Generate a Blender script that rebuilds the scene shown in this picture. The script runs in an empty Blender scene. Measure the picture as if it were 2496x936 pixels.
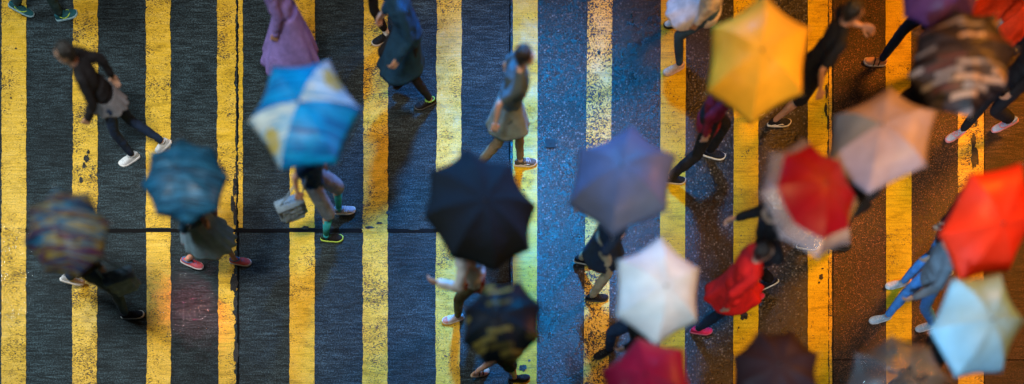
import bpy, bmesh, math, random
from mathutils import Vector, Matrix, Euler, noise
random.seed(7)
R = math.radians
SC = bpy.context.scene
COL = SC.collection

# ------------------------------------------------------------------ camera
CAM_H = 11.0            # a footbridge above the crossing, looking straight down with a shifted lens
PPM = 190.0             # photograph pixels per metre on the road
NX, NY = 1200.0, 1850.0 # the point straight below the camera
cd = bpy.data.cameras.new('camera'); cam = bpy.data.objects.new('camera', cd); COL.objects.link(cam)
cam.location = (0, 0, CAM_H); cam.rotation_euler = (0, 0, 0)
cd.sensor_width = 36; WID = 2496 / PPM
cd.lens = 36 * CAM_H / WID
cd.shift_x = (1248 - NX) / 2496; cd.shift_y = (NY - 468) / 2496
cd.clip_end = 500; cd.clip_start = .05
cd.dof.use_dof = True; cd.dof.focus_distance = CAM_H - .03
cd.dof.aperture_fstop = .064
SC.camera = cam

# ------------------------------------------------------------------ world, sun, lamps
w = bpy.data.worlds.new('World'); SC.world = w; w.use_nodes = True
wn = w.node_tree.nodes; wl = w.node_tree.links
sky = wn.new('ShaderNodeTexSky'); sky.sky_type = 'NISHITA'; sky.sun_disc = False
SUN_EL, SUN_AZ = 24, 300
sky.sun_elevation = R(SUN_EL); sky.sun_rotation = R(SUN_AZ); sky.air_density = 1.3; sky.dust_density = 2.0
bg = wn['Background']; bg.inputs['Strength'].default_value = .003
wl.new(sky.outputs[0], bg.inputs[0])
sd = bpy.data.lights.new('sun', 'SUN'); sd.energy = .03; sd.angle = R(20); sd.color = (1, .95, .88)
sun = bpy.data.objects.new('sun', sd); COL.objects.link(sun)
az = R(SUN_AZ)
sdir = Vector((math.sin(az) * math.cos(R(SUN_EL)), math.cos(az) * math.cos(R(SUN_EL)), math.sin(R(SUN_EL))))
sun.rotation_euler = sdir.to_track_quat('Z', 'Y').to_euler(); sun.location = sdir * 40
def lamp(name, loc, target, col, power, sx, sy, spread=150):
    d = bpy.data.lights.new(name, 'AREA'); d.shape = 'RECTANGLE'; d.size = sx; d.size_y = sy
    d.energy = power; d.color = col; d.spread = R(spread)
    o = bpy.data.objects.new(name, d); COL.objects.link(o); o.location = loc
    o.rotation_euler = (Vector(loc) - Vector(target)).to_track_quat('Z', 'Y').to_euler()
    return o
# shop signs and street lamps of the street around the crossing, plus two added cool fills
lamp('white_sign_light', (-9.5, 9.5, 7.5), (-5.0, 6.3, 0), (.80, .97, 1.0), 110, 3.0, 1.8, 85)
lamp('street_lamp_light', (-4.0, 4.2, 9.8), (-4.3, 6.9, 0), (1.0, 1.0, .94), 140, 2.2, 1.2, 70)
lamp('blue_sign_light', (.9, 14.6, 8.2), (.3, 6.5, 0), (.0, .36, 1.0), 175, 1.1, 1.1, 33)
lamp('cream_sign_light', (.0, 4.6, 9.0), (-.2, 8.6, 0), (1.0, .62, .28), 34, 2.0, 1.6, 62)
lamp('cool_fill_light', (.6, 1.6, 7.0), (1.8, 5.2, 1.9), (.55, .82, 1.0), 10, 1.0, .8, 28)  # added to brighten and cool the white umbrella
lamp('warm_sign_light', (4.6, 3.4, 8.5), (3.9, 7.8, 0), (1.0, .56, .17), 62, 2.0, 1.4, 60)
lamp('orange_sign_light', (10.5, 12.0, 7.5), (5.2, 7.2, 0), (1.0, .31, .018), 330, 2.8, 1.8, 82)
lamp('amber_lamp_light', (6.8, 4.2, 9.6), (5.8, 7.6, 0), (1.0, .48, .15), 50, 1.6, 1.2, 75)
lamp('pale_fill_light', (1.6, 1.6, 4.6), (5.4, 6.0, 1.6), (.45, .75, 1.0), 44, .9, .7, 50)  # added low from the left to cool the right-hand umbrellas and legs
lamp('red_sign_light', (-6.25, 9.75, 7.5), (-3.78, 5.80, 0), (1, .01, .04), 1.8, .26, .26, 7)
SC.view_settings.view_transform = 'Standard'; SC.view_settings.look = 'None'
SC.view_settings.gamma = 1; SC.view_settings.exposure = -.08
SC.cycles.use_denoising = True
SC.cycles.max_bounces = 6

# ------------------------------------------------------------------ helpers
def gp(px, py, z=0.0):
    k = (CAM_H - z) / CAM_H
    return Vector(((px - NX) / PPM * k, (NY - py) / PPM * k, z))
def tag(o, label=None, cat=None, group=None, kind=None):
    if label: o['label'] = label
    if cat: o['category'] = cat
    if group: o['group'] = group
    if kind: o['kind'] = kind
    return o
def link(name, me, mats, parent=None, loc=None, smooth=True):
    o = bpy.data.objects.new(name, me); COL.objects.link(o)
    for m in (mats if isinstance(mats, (list, tuple)) else [mats]):
        me.materials.append(m)
    if smooth:
        for p in me.polygons: p.use_smooth = True
    if parent: o.parent = parent
    if loc is not None: o.location = loc
    return o
def from_bm(name, bm, mats, parent=None, loc=None, smooth=True):
    bmesh.ops.recalc_face_normals(bm, faces=bm.faces)
    me = bpy.data.meshes.new(name); bm.to_mesh(me); bm.free()
    return link(name, me, mats, parent, loc, smooth)
def frame_from(z, x=None):
    z = z.normalized()
    if x is None: x = Vector((1, 0, 0)) if abs(z.x) < .8 else Vector((0, 1, 0))
    y = z.cross(x).normalized(); x = y.cross(z).normalized()
    return x, y, z
def cone(bm, p0, r0, p1, r1, n=12, caps=True):
    p0 = Vector(p0); p1 = Vector(p1)
    if (p1 - p0).length < 1e-6: return
    x, y, z = frame_from(p1 - p0)
    a = [bm.verts.new(p0 + (x * math.cos(t) + y * math.sin(t)) * r0) for t in [2 * math.pi * i / n for i in range(n)]]
    b = [bm.verts.new(p1 + (x * math.cos(t) + y * math.sin(t)) * r1) for t in [2 * math.pi * i / n for i in range(n)]]
    for i in range(n):
        bm.faces.new((a[i], a[(i + 1) % n], b[(i + 1) % n], b[i]))
    if caps: bm.faces.new(a[::-1]); bm.faces.new(b)
def ball(bm, c, r, sub=2):
    bmesh.ops.create_icosphere(bm, subdivisions=sub, radius=r, matrix=Matrix.Translation(Vector(c)))
def chain(bm, pts, sub=2, n=14):
    for i, (p, r) in enumerate(pts):
        ball(bm, p, r, sub)
        if i: cone(bm, pts[i - 1][0], pts[i - 1][1], p, r, n)
def ell(bm, c, f, s, u, rf, rs, ru, sub=3):
    m = Matrix.Identity(4)
    for i in range(3):
        m[i][0] = f[i] * rf; m[i][1] = s[i] * rs; m[i][2] = u[i] * ru; m[i][3] = c[i]
    bmesh.ops.create_icosphere(bm, subdivisions=sub, radius=1, matrix=m)
def remesh(bm, voxel, smooth=4, wr=0, wfreq=9, seed=0):
    """union of overlapping volumes as one continuous skin, then soft folds along the normals"""
    me = bpy.data.meshes.new('tmp'); bmesh.ops.recalc_face_normals(bm, faces=bm.faces); bm.to_mesh(me); bm.free()
    o = bpy.data.objects.new('tmp', me); COL.objects.link(o)
    m = o.modifiers.new('r', 'REMESH'); m.mode = 'VOXEL'; m.voxel_size = voxel
    if smooth:
        s = o.modifiers.new('s', 'SMOOTH'); s.iterations = smooth; s.factor = .5
    dg = bpy.context.evaluated_depsgraph_get()
    out = bpy.data.meshes.new_from_object(o.evaluated_get(dg))
    bpy.data.objects.remove(o); bpy.data.meshes.remove(me)
    if wr:
        off = Vector((seed * 3.1, seed * 1.7, seed * .9))
        norms = [v.normal.copy() for v in out.vertices]
        for v, nn in zip(out.vertices, norms):
            q = v.co + off
            w1 = 1 - abs(noise.noise(Vector((q.x, q.y, q.z * 1.6)) * wfreq)) * 2.4
            w2 = noise.noise(q * wfreq * 2.3)
            v.co += nn * (wr * w1 + wr * .5 * w2)
    return out
def bm_of(me):
    b = bmesh.new(); b.from_mesh(me); bpy.data.meshes.remove(me); return b

# ------------------------------------------------------------------ materials
def new_mat(name):
    m = bpy.data.materials.new(name); m.use_nodes = True
    nt = m.node_tree; return m, nt, nt.nodes['Principled BSDF'], nt.nodes, nt.links
def N(nt, t, **kw):
    n = nt.nodes.new(t)
    for k, v in kw.items():
        if k in ('inp',):
            for a, b in v.items(): n.inputs[a].default_value = b
        else: setattr(n, k, v)
    return n
def ramp(nt, fac, stops, interp='LINEAR'):
    r = nt.nodes.new('ShaderNodeValToRGB'); r.color_ramp.interpolation = interp
    els = r.color_ramp.elements
    while len(els) < len(stops): els.new(.5)
    for e, (p, c) in zip(els, stops):
        e.position = p; e.color = (c[0], c[1], c[2], 1) if not isinstance(c, (int, float)) else (c, c, c, 1)
    nt.links.new(fac, r.inputs[0]); return r.outputs[0]
def mapping(nt, scale=(1, 1, 1), src='Object', rot=(0, 0, 0)):
    tc = nt.nodes.new('ShaderNodeTexCoord'); mp = nt.nodes.new('ShaderNodeMapping')
    mp.inputs['Scale'].default_value = scale; mp.inputs['Rotation'].default_value = rot
    nt.links.new(tc.outputs[src], mp.inputs[0]); return mp.outputs[0]
def nz(nt, vec, scale, detail=4, rough=.6, dist=0):
    n = nt.nodes.new('ShaderNodeTexNoise'); n.inputs['Scale'].default_value = scale
    n.inputs['Detail'].default_value = detail; n.inputs['Roughness'].default_value = rough
    n.inputs['Distortion'].default_value = dist
    nt.links.new(vec, n.inputs['Vector']); return n.outputs['Fac']
def mth(nt, op, a, b=None, clamp=False):
    n = nt.nodes.new('ShaderNodeMath'); n.operation = op; n.use_clamp = clamp
    for i, v in enumerate((a, b)):
        if v is None: continue
        if isinstance(v, (int, float)): n.inputs[i].default_value = v
        else: nt.links.new(v, n.inputs[i])
    return n.outputs[0]
def mixc(nt, fac, a, b, mode='MIX'):
    n = nt.nodes.new('ShaderNodeMix'); n.data_type = 'RGBA'; n.blend_type = mode
    for i, v in ((0, fac), (6, a), (7, b)):
        if isinstance(v, (int, float)): n.inputs[i].default_value = v
        elif isinstance(v, (tuple, list)): n.inputs[i].default_value = (v[0], v[1], v[2], 1)
        else: nt.links.new(v, n.inputs[i])
    return n.outputs[2]
def bump(nt, h, dist, strength=1, nrm=None):
    b = nt.nodes.new('ShaderNodeBump'); b.inputs['Distance'].default_value = dist
    b.inputs['Strength'].default_value = strength
    nt.links.new(h, b.inputs['Height'])
    if nrm: nt.links.new(nrm, b.inputs['Normal'])
    return b.outputs[0]

def groove_height(nt, v0):
    """brushed concrete: irregular grooves across the road plus grit"""
    vg = mapping(nt, (2.6, 24, 1)); g = nz(nt, vg, 1.5, 4, .72, .5)
    grit = nz(nt, v0, 58, 4, .8)
    return g, grit
def road_mat(name, base, kind, tint=(1, 1, 1), wet=.5, rgh=(.26, .58), bmul=1):
    m, nt, P, ns, L = new_mat(name)
    v0 = mapping(nt)
    big = nz(nt, v0, .7, 4, .6); mid = nz(nt, v0, 5, 4, .65)
    if kind == 'groove':
        g, grit = groove_height(nt, v0)
        h = mth(nt, 'ADD', mth(nt, 'MULTIPLY', g, 1.0), mth(nt, 'MULTIPLY', grit, .8))
        val = mth(nt, 'ADD', mth(nt, 'MULTIPLY', g, .45), mth(nt, 'MULTIPLY', grit, .85))
        c = ramp(nt, val, [(.50, tuple(b * .10 for b in base)), (.64, base), (.82, tuple(min(1, b * 6) for b in base))])
        bd = .011
    else:
        vo = N(nt, 'ShaderNodeTexVoronoi', feature='F1', inp={'Scale': 40 if kind == 'coarse' else 95, 'Randomness': 1})
        L.new(v0, vo.inputs['Vector'])
        sep = N(nt, 'ShaderNodeSeparateColor'); L.new(vo.outputs['Color'], sep.inputs[0])
        dd = ramp(nt, vo.outputs['Distance'], [(.25, 1.0), (.62, .12)])
        st = ramp(nt, sep.outputs[0], [(0, tuple(b * .3 for b in base)), (.55, base), (.85, tuple(b * 2.4 for b in base)), (1, tuple(min(.55, b * 6) for b in base))])
        c = mixc(nt, 1.0, st, dd, 'MULTIPLY')
        fine = nz(nt, v0, 130, 2, .7)
        h = mth(nt, 'ADD', mth(nt, 'MULTIPLY', dd, .8), mth(nt, 'MULTIPLY', fine, .5))
        h = mth(nt, 'ADD', h, mth(nt, 'MULTIPLY', sep.outputs[1], .35))
        bd = .006 if kind == 'coarse' else .004
    c = mixc(nt, 1.0, c, ramp(nt, big, [(.3, .5), (.7, 1.6)]), 'MULTIPLY')
    c = mixc(nt, 1.0, c, ramp(nt, mid, [(.25, .55), (.5, 1.0), (.75, 1.25)]), 'MULTIPLY')
    c = mixc(nt, 1.0, c, tint, 'MULTIPLY')
    L.new(c, P.inputs['Base Color'])
    rr = ramp(nt, mth(nt, 'ADD', mth(nt, 'MULTIPLY', big, .6), mth(nt, 'MULTIPLY', mid, .4)), [(.38, rgh[0]), (.62, rgh[1])])
    L.new(rr, P.inputs['Roughness'])
    P.inputs['Specular IOR Level'].default_value = wet
    L.new(bump(nt, h, bd * bmul), P.inputs['Normal'])
    return m
M = {}
M['grooved_road'] = road_mat('wet grooved concrete', (.012, .020, .025), 'groove', wet=.2, rgh=(.36, .66))
M['grooved_brown'] = road_mat('wet grooved concrete brown', (.022, .012, .007), 'groove', wet=.5)
M['coarse_road'] = road_mat('wet coarse asphalt', (.027, .028, .030), 'coarse', wet=.6)
M['fine_road'] = road_mat('wet fine asphalt', (.080, .034, .014), 'fine', wet=.5)
M['tar'] = new_mat('tar')[0]; M['tar'].node_tree.nodes['Principled BSDF'].inputs['Base Color'].default_value = (.006, .006, .007, 1)
M['tar'].node_tree.nodes['Principled BSDF'].inputs['Roughness'].default_value = .85; M['tar'].node_tree.nodes['Principled BSDF'].inputs['Specular IOR Level'].default_value = .1

def paint_mat(name, wear, groove=True, col=(.80, .49, .035)):
    m, nt, P, ns, L = new_mat(name)
    v0 = mapping(nt)
    vs = mapping(nt, (1, 2.2, 1) if groove else (1, 1, 1))
    speck = nz(nt, vs, 46, 3, .75); clus = nz(nt, v0, 1.9, 4, .7); chip = nz(nt, vs, 11, 4, .75)
    vg = mapping(nt, (1.4, 40, 1)); g = nz(nt, vg, 1.5, 3, .6, .5)
    # specks lost where clusters are high; whole chips where they are highest
    f1 = mth(nt, 'ADD', speck, mth(nt, 'MULTIPLY', clus, .55))
    if groove: f1 = mth(nt, 'ADD', f1, mth(nt, 'MULTIPLY', g, .22))
    th = (1.06 if groove else .94) - wear * .17
    mask = ramp(nt, f1, [(th - .012, 0.0), (th + .018, 1.0)])
    f2 = mth(nt, 'ADD', chip, mth(nt, 'MULTIPLY', clus, .35))
    mask2 = ramp(nt, f2, [(.97 - wear * .10, 0.0), (.98 - wear * .10, 1.0)])
    mask = mth(nt, 'MAXIMUM', mask, mask2)
    dirt = nz(nt, mapping(nt, (1, 3, 1)), 3.2, 5, .7)
    c = ramp(nt, dirt, [(.30, tuple(x * .55 for x in col)), (.47, col), (.72, (min(1, col[0] * 1.1), min(1, col[1] * 1.18), col[2] * 2.6))])
    fine = nz(nt, v0, 90, 2, .6)
    c = mixc(nt, .75, c, ramp(nt, fine, [(.3, .62), (.62, 1.12)]), 'MULTIPLY')
    c = mixc(nt, .45, c, ramp(nt, g, [(.36, .45), (.52, 1.0)]), 'MULTIPLY')
    c = mixc(nt, mask, c, (.03, .032, .036))
    L.new(c, P.inputs['Base Color'])
    rr = ramp(nt, clus, [(.35, .30), (.65, .62)]); L.new(rr, P.inputs['Roughness'])
    P.inputs['Specular IOR Level'].default_value = .28
    hh = mth(nt, 'ADD', mth(nt, 'MULTIPLY', g, .9 if groove else .3), mth(nt, 'MULTIPLY', fine, .45))
    hh = mth(nt, 'SUBTRACT', hh, mth(nt, 'MULTIPLY', mask, .5))
    L.new(bump(nt, hh, .004), P.inputs['Normal'])
    return m
M['paint0'] = paint_mat('yellow road paint', .30)
M['paint1'] = paint_mat('yellow road paint chipped', .62)
M['paint2'] = paint_mat('yellow road paint smooth', .05, False, (.66, .45, .008))
M['paint3'] = paint_mat('yellow road paint speckled', .78, False, (.78, .50, .06))

_fab = {}
def fabric(col, rough=.8, var=.25, sheen=.0):
    k = ('f', col, rough)
    if k in _fab: return _fab[k]
    m, nt, P, ns, L = new_mat('woven cloth')
    v = mapping(nt); a = nz(nt, v, 9, 4, .6); b = nz(nt, v, 160, 2, .6)
    c = mixc(nt, 1.0, col, ramp(nt, a, [(.3, 1 - var), (.7, 1 + var)]), 'MULTIPLY')
    c = mixc(nt, .6, c, ramp(nt, b, [(.35, .6), (.65, 1.25)]), 'MULTIPLY')
    L.new(c, P.inputs['Base Color']); P.inputs['Roughness'].default_value = rough
    P.inputs['Specular IOR Level'].default_value = .22
    h = mth(nt, 'ADD', mth(nt, 'MULTIPLY', b, .15), a)
    L.new(bump(nt, h, .012, .7), P.inputs['Normal'])
    _fab[k] = m; return m
def plain(name, col, rough=.5, metal=0, spec=.5, coat=0):
    k = (name, col)
    if k in _fab: return _fab[k]
    m, nt, P, ns, L = new_mat(name)
    v = mapping(nt); a = nz(nt, v, 35, 3, .6)
    L.new(mixc(nt, 1.0, col, ramp(nt, a, [(.3, .8), (.7, 1.15)]), 'MULTIPLY'), P.inputs['Base Color'])
    P.inputs['Roughness'].default_value = rough; P.inputs['Metallic'].default_value = metal
    P.inputs['Specular IOR Level'].default_value = spec; P.inputs['Coat Weight'].default_value = coat
    _fab[k] = m; return m
def skin_mat(col):
    k = ('skin', col)
    if k in _fab: return _fab[k]
    m, nt, P, ns, L = new_mat('skin')
    v = mapping(nt); a = nz(nt, v, 14, 4, .6)
    L.new(mixc(nt, 1.0, col, ramp(nt, a, [(.3, (.85, .78, .75)), (.7, (1.1, 1.05, 1.05))]), 'MULTIPLY'), P.inputs['Base Color'])
    P.inputs['Roughness'].default_value = .5
    P.inputs['Subsurface Weight'].default_value = .12; P.inputs['Subsurface Radius'].default_value = (.02, .008, .004)
    P.inputs['Subsurface Scale'].default_value = .5
    _fab[k] = m; return m
def hair_mat(col):
    k = ('hair', col)
    if k in _fab: return _fab[k]
    m, nt, P, ns, L = new_mat('hair')
    v = mapping(nt, (1, 1, .25)); a = nz(nt, v, 120, 3, .7, 1.0); b = nz(nt, v, 18, 3, .6, .5)
    c = mixc(nt, 1.0, col, ramp(nt, a, [(.35, .45), (.65, 1.7)]), 'MULTIPLY')
    L.new(c, P.inputs['Base Color']); P.inputs['Roughness'].default_value = .38
    L.new(bump(nt, mth(nt, 'ADD', a, b), .008), P.inputs['Normal'])
    _fab[k] = m; return m
def canopy_mat(name, build, transl=.28, coat=.25, rough=.5, tcol=None):
    """nylon: coloured diffuse, some light coming through, a thin wet gloss"""
    m, nt, P, ns, L = new_mat(name)
    c = build(nt)
    if isinstance(c, tuple):
        rgb = N(nt, 'ShaderNodeRGB'); rgb.outputs[0].default_value = (*c, 1); c = rgb.outputs[0]
    v = mapping(nt); a = nz(nt, v, 4.5, 4, .6); f = nz(nt, v, 55, 2, .6)
    c = mixc(nt, 1.0, c, ramp(nt, a, [(.3, .84), (.7, 1.1)]), 'MULTIPLY')
    L.new(c, P.inputs['Base Color']); P.inputs['Roughness'].default_value = rough
    P.inputs['Coat Weight'].default_value = coat * .6; P.inputs['Coat Roughness'].default_value = .28; P.inputs['Specular IOR Level'].default_value = .22
    nb = bump(nt, mth(nt, 'ADD', a, mth(nt, 'MULTIPLY', f, .12)), .03, .8)
    L.new(nb, P.inputs['Normal'])
    T = N(nt, 'ShaderNodeBsdfTranslucent'); L.new(c, T.inputs[0])
    mx = N(nt, 'ShaderNodeMixShader'); mx.inputs[0].default_value = transl
    L.new(P.outputs[0], mx.inputs[1]); L.new(T.outputs[0], mx.inputs[2])
    L.new(mx.outputs[0], ns['Material Output'].inputs[0])
    return m
def plastic_mat(name, tint, opac=.35):
    m, nt, P, ns, L = new_mat(name)
    v = mapping(nt); a = nz(nt, v, 7, 4, .6); dr = nz(nt, v, 70, 2, .5)
    P.inputs['Base Color'].default_value = (*tint, 1); P.inputs['Roughness'].default_value = .05
    P.inputs['Specular IOR Level'].default_value = .9; P.inputs['Coat Weight'].default_value = .6
    nb = bump(nt, mth(nt, 'ADD', a, mth(nt, 'MULTIPLY', dr, .12)), .03)
    L.new(nb, P.inputs['Normal']); L.new(nb, P.inputs['Coat Normal'])
    T = N(nt, 'ShaderNodeBsdfTransparent'); T.inputs[0].default_value = (.92, .94, .95, 1)
    lw = N(nt, 'ShaderNodeLayerWeight', inp={'Blend': .35})
    fac = mth(nt, 'ADD', mth(nt, 'MULTIPLY', lw.outputs['Fresnel'], .8), opac, True)
    mx = N(nt, 'ShaderNodeMixShader'); L.new(fac, mx.inputs[0])
    L.new(T.outputs[0], mx.inputs[1]); L.new(P.outputs[0], mx.inputs[2])
    L.new(mx.outputs[0], ns['Material Output'].inputs[0])
    return m
def streaks(cols, sx=2.2, sy=26, rot=.12, scale=1.0, interp='LINEAR'):
    def b(nt):
        v = mapping(nt, (sx, sy, 1), rot=(0, 0, rot)); a = nz(nt, v, scale, 3, .62, .3)
        n = len(cols)
        return ramp(nt, a, [(.30 + .42 * i / (n - 1), c) for i, c in enumerate(cols)], interp)
    return b
def dashes(ground, cols, sx=5, sy=22, th=.0, rot=0.0):
    def b(nt):
        v = mapping(nt, (1, 1, 1), rot=(0, 0, rot))
        br = N(nt, 'ShaderNodeTexBrick', inp={'Scale': 1.0, 'Mortar Size': .012, 'Brick Width': 1 / sx, 'Row Height': 1 / sy, 'Bias': 0})
        br.inputs['Color1'].default_value = (0, 0, 0, 1); br.inputs['Color2'].default_value = (1, 1, 1, 1)
        br.inputs['Mortar'].default_value = (.5, .5, .5, 1); br.offset = .37
        nn = N(nt, 'ShaderNodeTexNoise', inp={'Scale': 6}); nt.links.new(v, nn.inputs['Vector'])
        vm = N(nt, 'ShaderNodeVectorMath', operation='MULTIPLY_ADD'); vm.inputs[1].default_value = (.06, .05, 0)
        nt.links.new(nn.outputs['Color'], vm.inputs[0]); nt.links.new(v, vm.inputs[2])
        nt.links.new(vm.outputs[0], br.inputs['Vector'])
        n = len(cols)
        stops = [(0, ground)] + [(.45 + th + (.5 - th) * i / n, c) for i, c in enumerate(cols)]
        return ramp(nt, br.outputs['Color'], stops, 'CONSTANT')
    return b

# ------------------------------------------------------------------ ground, road slabs, markings
def sheet(name, x0, y0, x1, y1, z, mat, step=None, rag=(0, 0, 0, 0), seed=0, smooth_lo=False):
    """flat sheet between photograph-pixel bounds measured on the road, with ragged long sides (left amp, right amp)"""
    bm = bmesh.new()
    n = max(2, int(abs(y1 - y0) / (step or 1e9)) + 1) if step else 2
    rng = random.Random(seed); a = []; b = []
    wl_ = wr_ = 0
    x0a, x0b = x0 if isinstance(x0, tuple) else (x0, x0)
    x1a, x1b = x1 if isinstance(x1, tuple) else (x1, x1)
    for i in range(n):
        t = i / (n - 1); py = y0 + (y1 - y0) * t
        tt = (py) / 936
        q = Vector((py * .09, seed * 7.3, 0)); q2 = Vector((py * .018, seed * 3.3, 5))
        jl = noise.noise(q) * rag[0] + noise.noise(q2) * rag[0] * 1.3 + rng.uniform(-.5, .5) * rag[0] * .7
        jr = noise.noise(q + Vector((0, 50, 0))) * rag[1] + noise.noise(q2 + Vector((0, 50, 0))) * rag[1] * 1.3 + rng.uniform(-.5, .5) * rag[1] * .7
        a.append(bm.verts.new(gp(x0a + (x0b - x0a) * tt + jl, py) + Vector((0, 0, z))))
        b.append(bm.verts.new(gp(x1a + (x1b - x1a) * tt + jr, py) + Vector((0, 0, z))))
    for i in range(n - 1):
        bm.faces.new((a[i], a[i + 1], b[i + 1], b[i]))
    o = from_bm(name, bm, mat, smooth=False)
    tag(o, kind='structure'); return o
bm = bmesh.new(); bmesh.ops.create_grid(bm, x_segments=2, y_segments=2, size=150, matrix=Matrix.Translation((0, 7, -.012)))
tag(from_bm('ground', bm, M['tar'], smooth=False), kind='structure')
YT, YB = -2600, 3600
JS = []
JY = 563
sheet('road', -3200, YT, 578, JY - 2.5, 0, M['grooved_road'], 6, (0, 1.0), 1)
sheet('road', 582, YT, 1241, JY - 2.5, 0, M['grooved_road'], 6, (1.0, 1), 2)
sheet('road', -3200, JY + 3, 578, YB, 0, M['grooved_road'], 6, (0, 1.2), 3)
sheet('road', 583.5, JY + 3, 1241, YB, 0, M['grooved_road'], 6, (1.2, 1), 4)
sheet('road', 1244.5, YT, 2029, YB, 0, M['coarse_road'], 6, (.8, .6), 5)
sheet('road', 2031.5, YT, 2399, 876, 0, M['fine_road'], 6, (.6, .6), 6)
sheet('road', 2031.5, 878.5, 2399, YB, 0, M['fine_road'], 6, (.6, .6), 7)
sheet('road', 2401, YT, 5600, 876, 0, M['grooved_brown'], 6, (.6, 0), 8)
sheet('road', 2401, 878.5, 5600, YB, 0, M['grooved_brown'], 6, (.6, 0), 9)
# tar smeared over the joints
sheet('road_joint', -700, JY - 5, 1243, JY + 4.5, .0045, M['tar'])
for q in range(34):
    JS.append((40 + q * 36 + 9 * math.sin(q * 2.3), JY + math.sin(q * 1.7) * 1.5, 15 + 8 * math.sin(q * 3.1), 3.4))
Z1 = .004
MY0, MY1 = -900, 1900
marks = [((5, 4), (65, 64), 'paint0', 1.6), ((179, 176), (239, 237), 'paint1', 1.6), ((355, 358), (416, 417), 'paint0', 1.6),
         ((707, 706), (768, 767), 'paint0', 1.6), ((887, 884), (946, 945), 'paint1', 1.6), ((1065, 1062), (1126, 1121), 'paint0', 1.4),
         ((1250, 1250), (1311, 1308), 'paint2', .6), ((1432, 1422), (1493, 1483), 'paint3', .6), ((1611, 1607), (1672, 1668), 'paint2', .4),
         ((1788, 1787), (1848, 1848), 'paint2', .9), ((2158, 2160), (2220, 2222), 'paint2', .8),
         ((-173, -176), (-113, -116), 'paint0', 1.6), ((-349, -352), (-289, -292), 'paint1', 1.6), ((-527, -527), (-467, -467), 'paint0', 1.6),
         ((2512, 2513), (2573, 2574), 'paint0', 1.0), ((2689, 2690), (2750, 2751), 'paint0', 1.0), ((2866, 2866), (2926, 2926), 'paint0', 1.0)]
for i, (a, b, m, rg) in enumerate(marks):
    if a[0] < 1200:
        sheet('road_marking', a, MY0, b, JY - 5 if False else 556, Z1 + .004, M[m], 4, (rg, rg), 20 + i)
        sheet('road_marking', a, 567, b, MY1, Z1 + .004, M[m], 4, (rg, rg), 60 + i)
        # paint bridging the joint, broken
        if i in (0, 4): sheet('road_marking', a, 556, b, 567, Z1 + .006, M['paint1'], 2, (4, 4), 90 + i)
    else:
        sheet('road_marking', a, MY0, b, MY1, Z1 + .004, M[m], 4, (rg, rg), 20 + i)
sheet('road_marking', 530, MY0, 575.5, 559, Z1 + .004, M['paint0'], 3, (1.6, 3.0), 41)
sheet('road_marking', 581.5, MY0, 592, 556, Z1 + .004, M['paint0'], 3, (2.4, 1.2), 42)
sheet('road_marking', 533, 567, 573, MY1, Z1 + .004, M['paint0'], 3, (1.6, 5.5), 43)
sheet('road_marking', 1968.5, MY0, 2018, MY1, Z1 + .004, M['paint2'], 3, (.8, 2.2), 44)
sheet('road_marking', 2020.5, MY0, 2027, MY1, Z1 + .004, M['paint1'], 3, (1.4, 1.2), 45)
sheet('road_marking', 2334.5, MY0, 2397, MY1, Z1 + .004, M['paint1'], 3, (1.2, .8), 46)
# chipped places in the paint: tarry scabs with their own outline
def scab(px, py, w, h, seed, z=.0125, mat='tar_patch', name='road_stain'):
    rng = random.Random(seed); bm = bmesh.new(); vs = []
    n = 22 if w < 30 else 90
    for i in range(n):
        t = 2 * math.pi * i / n; rr = 1 + .55 * noise.noise(Vector((math.cos(t) * 2.2, math.sin(t) * 2.2, seed)))+rng.uniform(-.1, .1)
        vs.append(bm.verts.new(gp(px + math.cos(t) * w * rr, py + math.sin(t) * h * rr) + Vector((0, 0, z))))
    bm.faces.new(vs); tag(from_bm(name, bm, M[mat], smooth=False), kind='structure')
M['tar_patch'] = road_mat('worn asphalt', (.014, .014, .015), 'fine', wet=.6)
k = 0
for (px, py, ww, hh) in [(572, 455, 4, 26), (568, 500, 5, 20), (574, 530, 4, 22), (579, 420, 3, 12), (571, 690, 9, 22), (574, 740, 5, 14), (576, 860, 6, 26),
                         (558, 571, 4, 4), (566, 570, 2, 2), (1812, 770, 9, 11), (1818, 752, 4, 4), (1800, 800, 2, 3), (2001, 676, 5, 8), (2004, 656, 3, 2), (1996, 690, 3, 3),
                         (2372, 345, 6, 18), (2374, 385, 9, 28), (2378, 300, 4, 9), (2368, 28, 7, 14), (2346, 48, 7, 5), (2012, 268, 4, 16), (2018, 300, 3, 20), (2014, 225, 3, 18),
                         (1010, 560, 14, 2.5), (900, 556, 12, 3), (925, 545, 7, 3), (745, 556, 8, 4), (1275, 898, 9, 7), (1290, 880, 3, 3), (1952, 338, 13, 11), (946, 520, 5, 4),
                         (212, 388, 7, 9), (206, 405, 4, 7), (198, 440, 5, 8), (216, 372, 4, 5), (222, 430, 3, 4), (28, 240, 2, 3), (40, 120, 3, 2), (1460, 130, 4, 6)]:
    k += 1; scab(px, py, ww, hh, k * 1.37, .0125 + .0003 * (k % 4))
for q, j in enumerate(JS):
    if not any(a0 - 14 < j[0] < a0 + 74 for a0 in (4, 178, 356, 530, 707, 886, 1063)): scab(*j, q * .77 + 3, .0062 + .0003 * (q % 2), 'tar')
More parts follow.
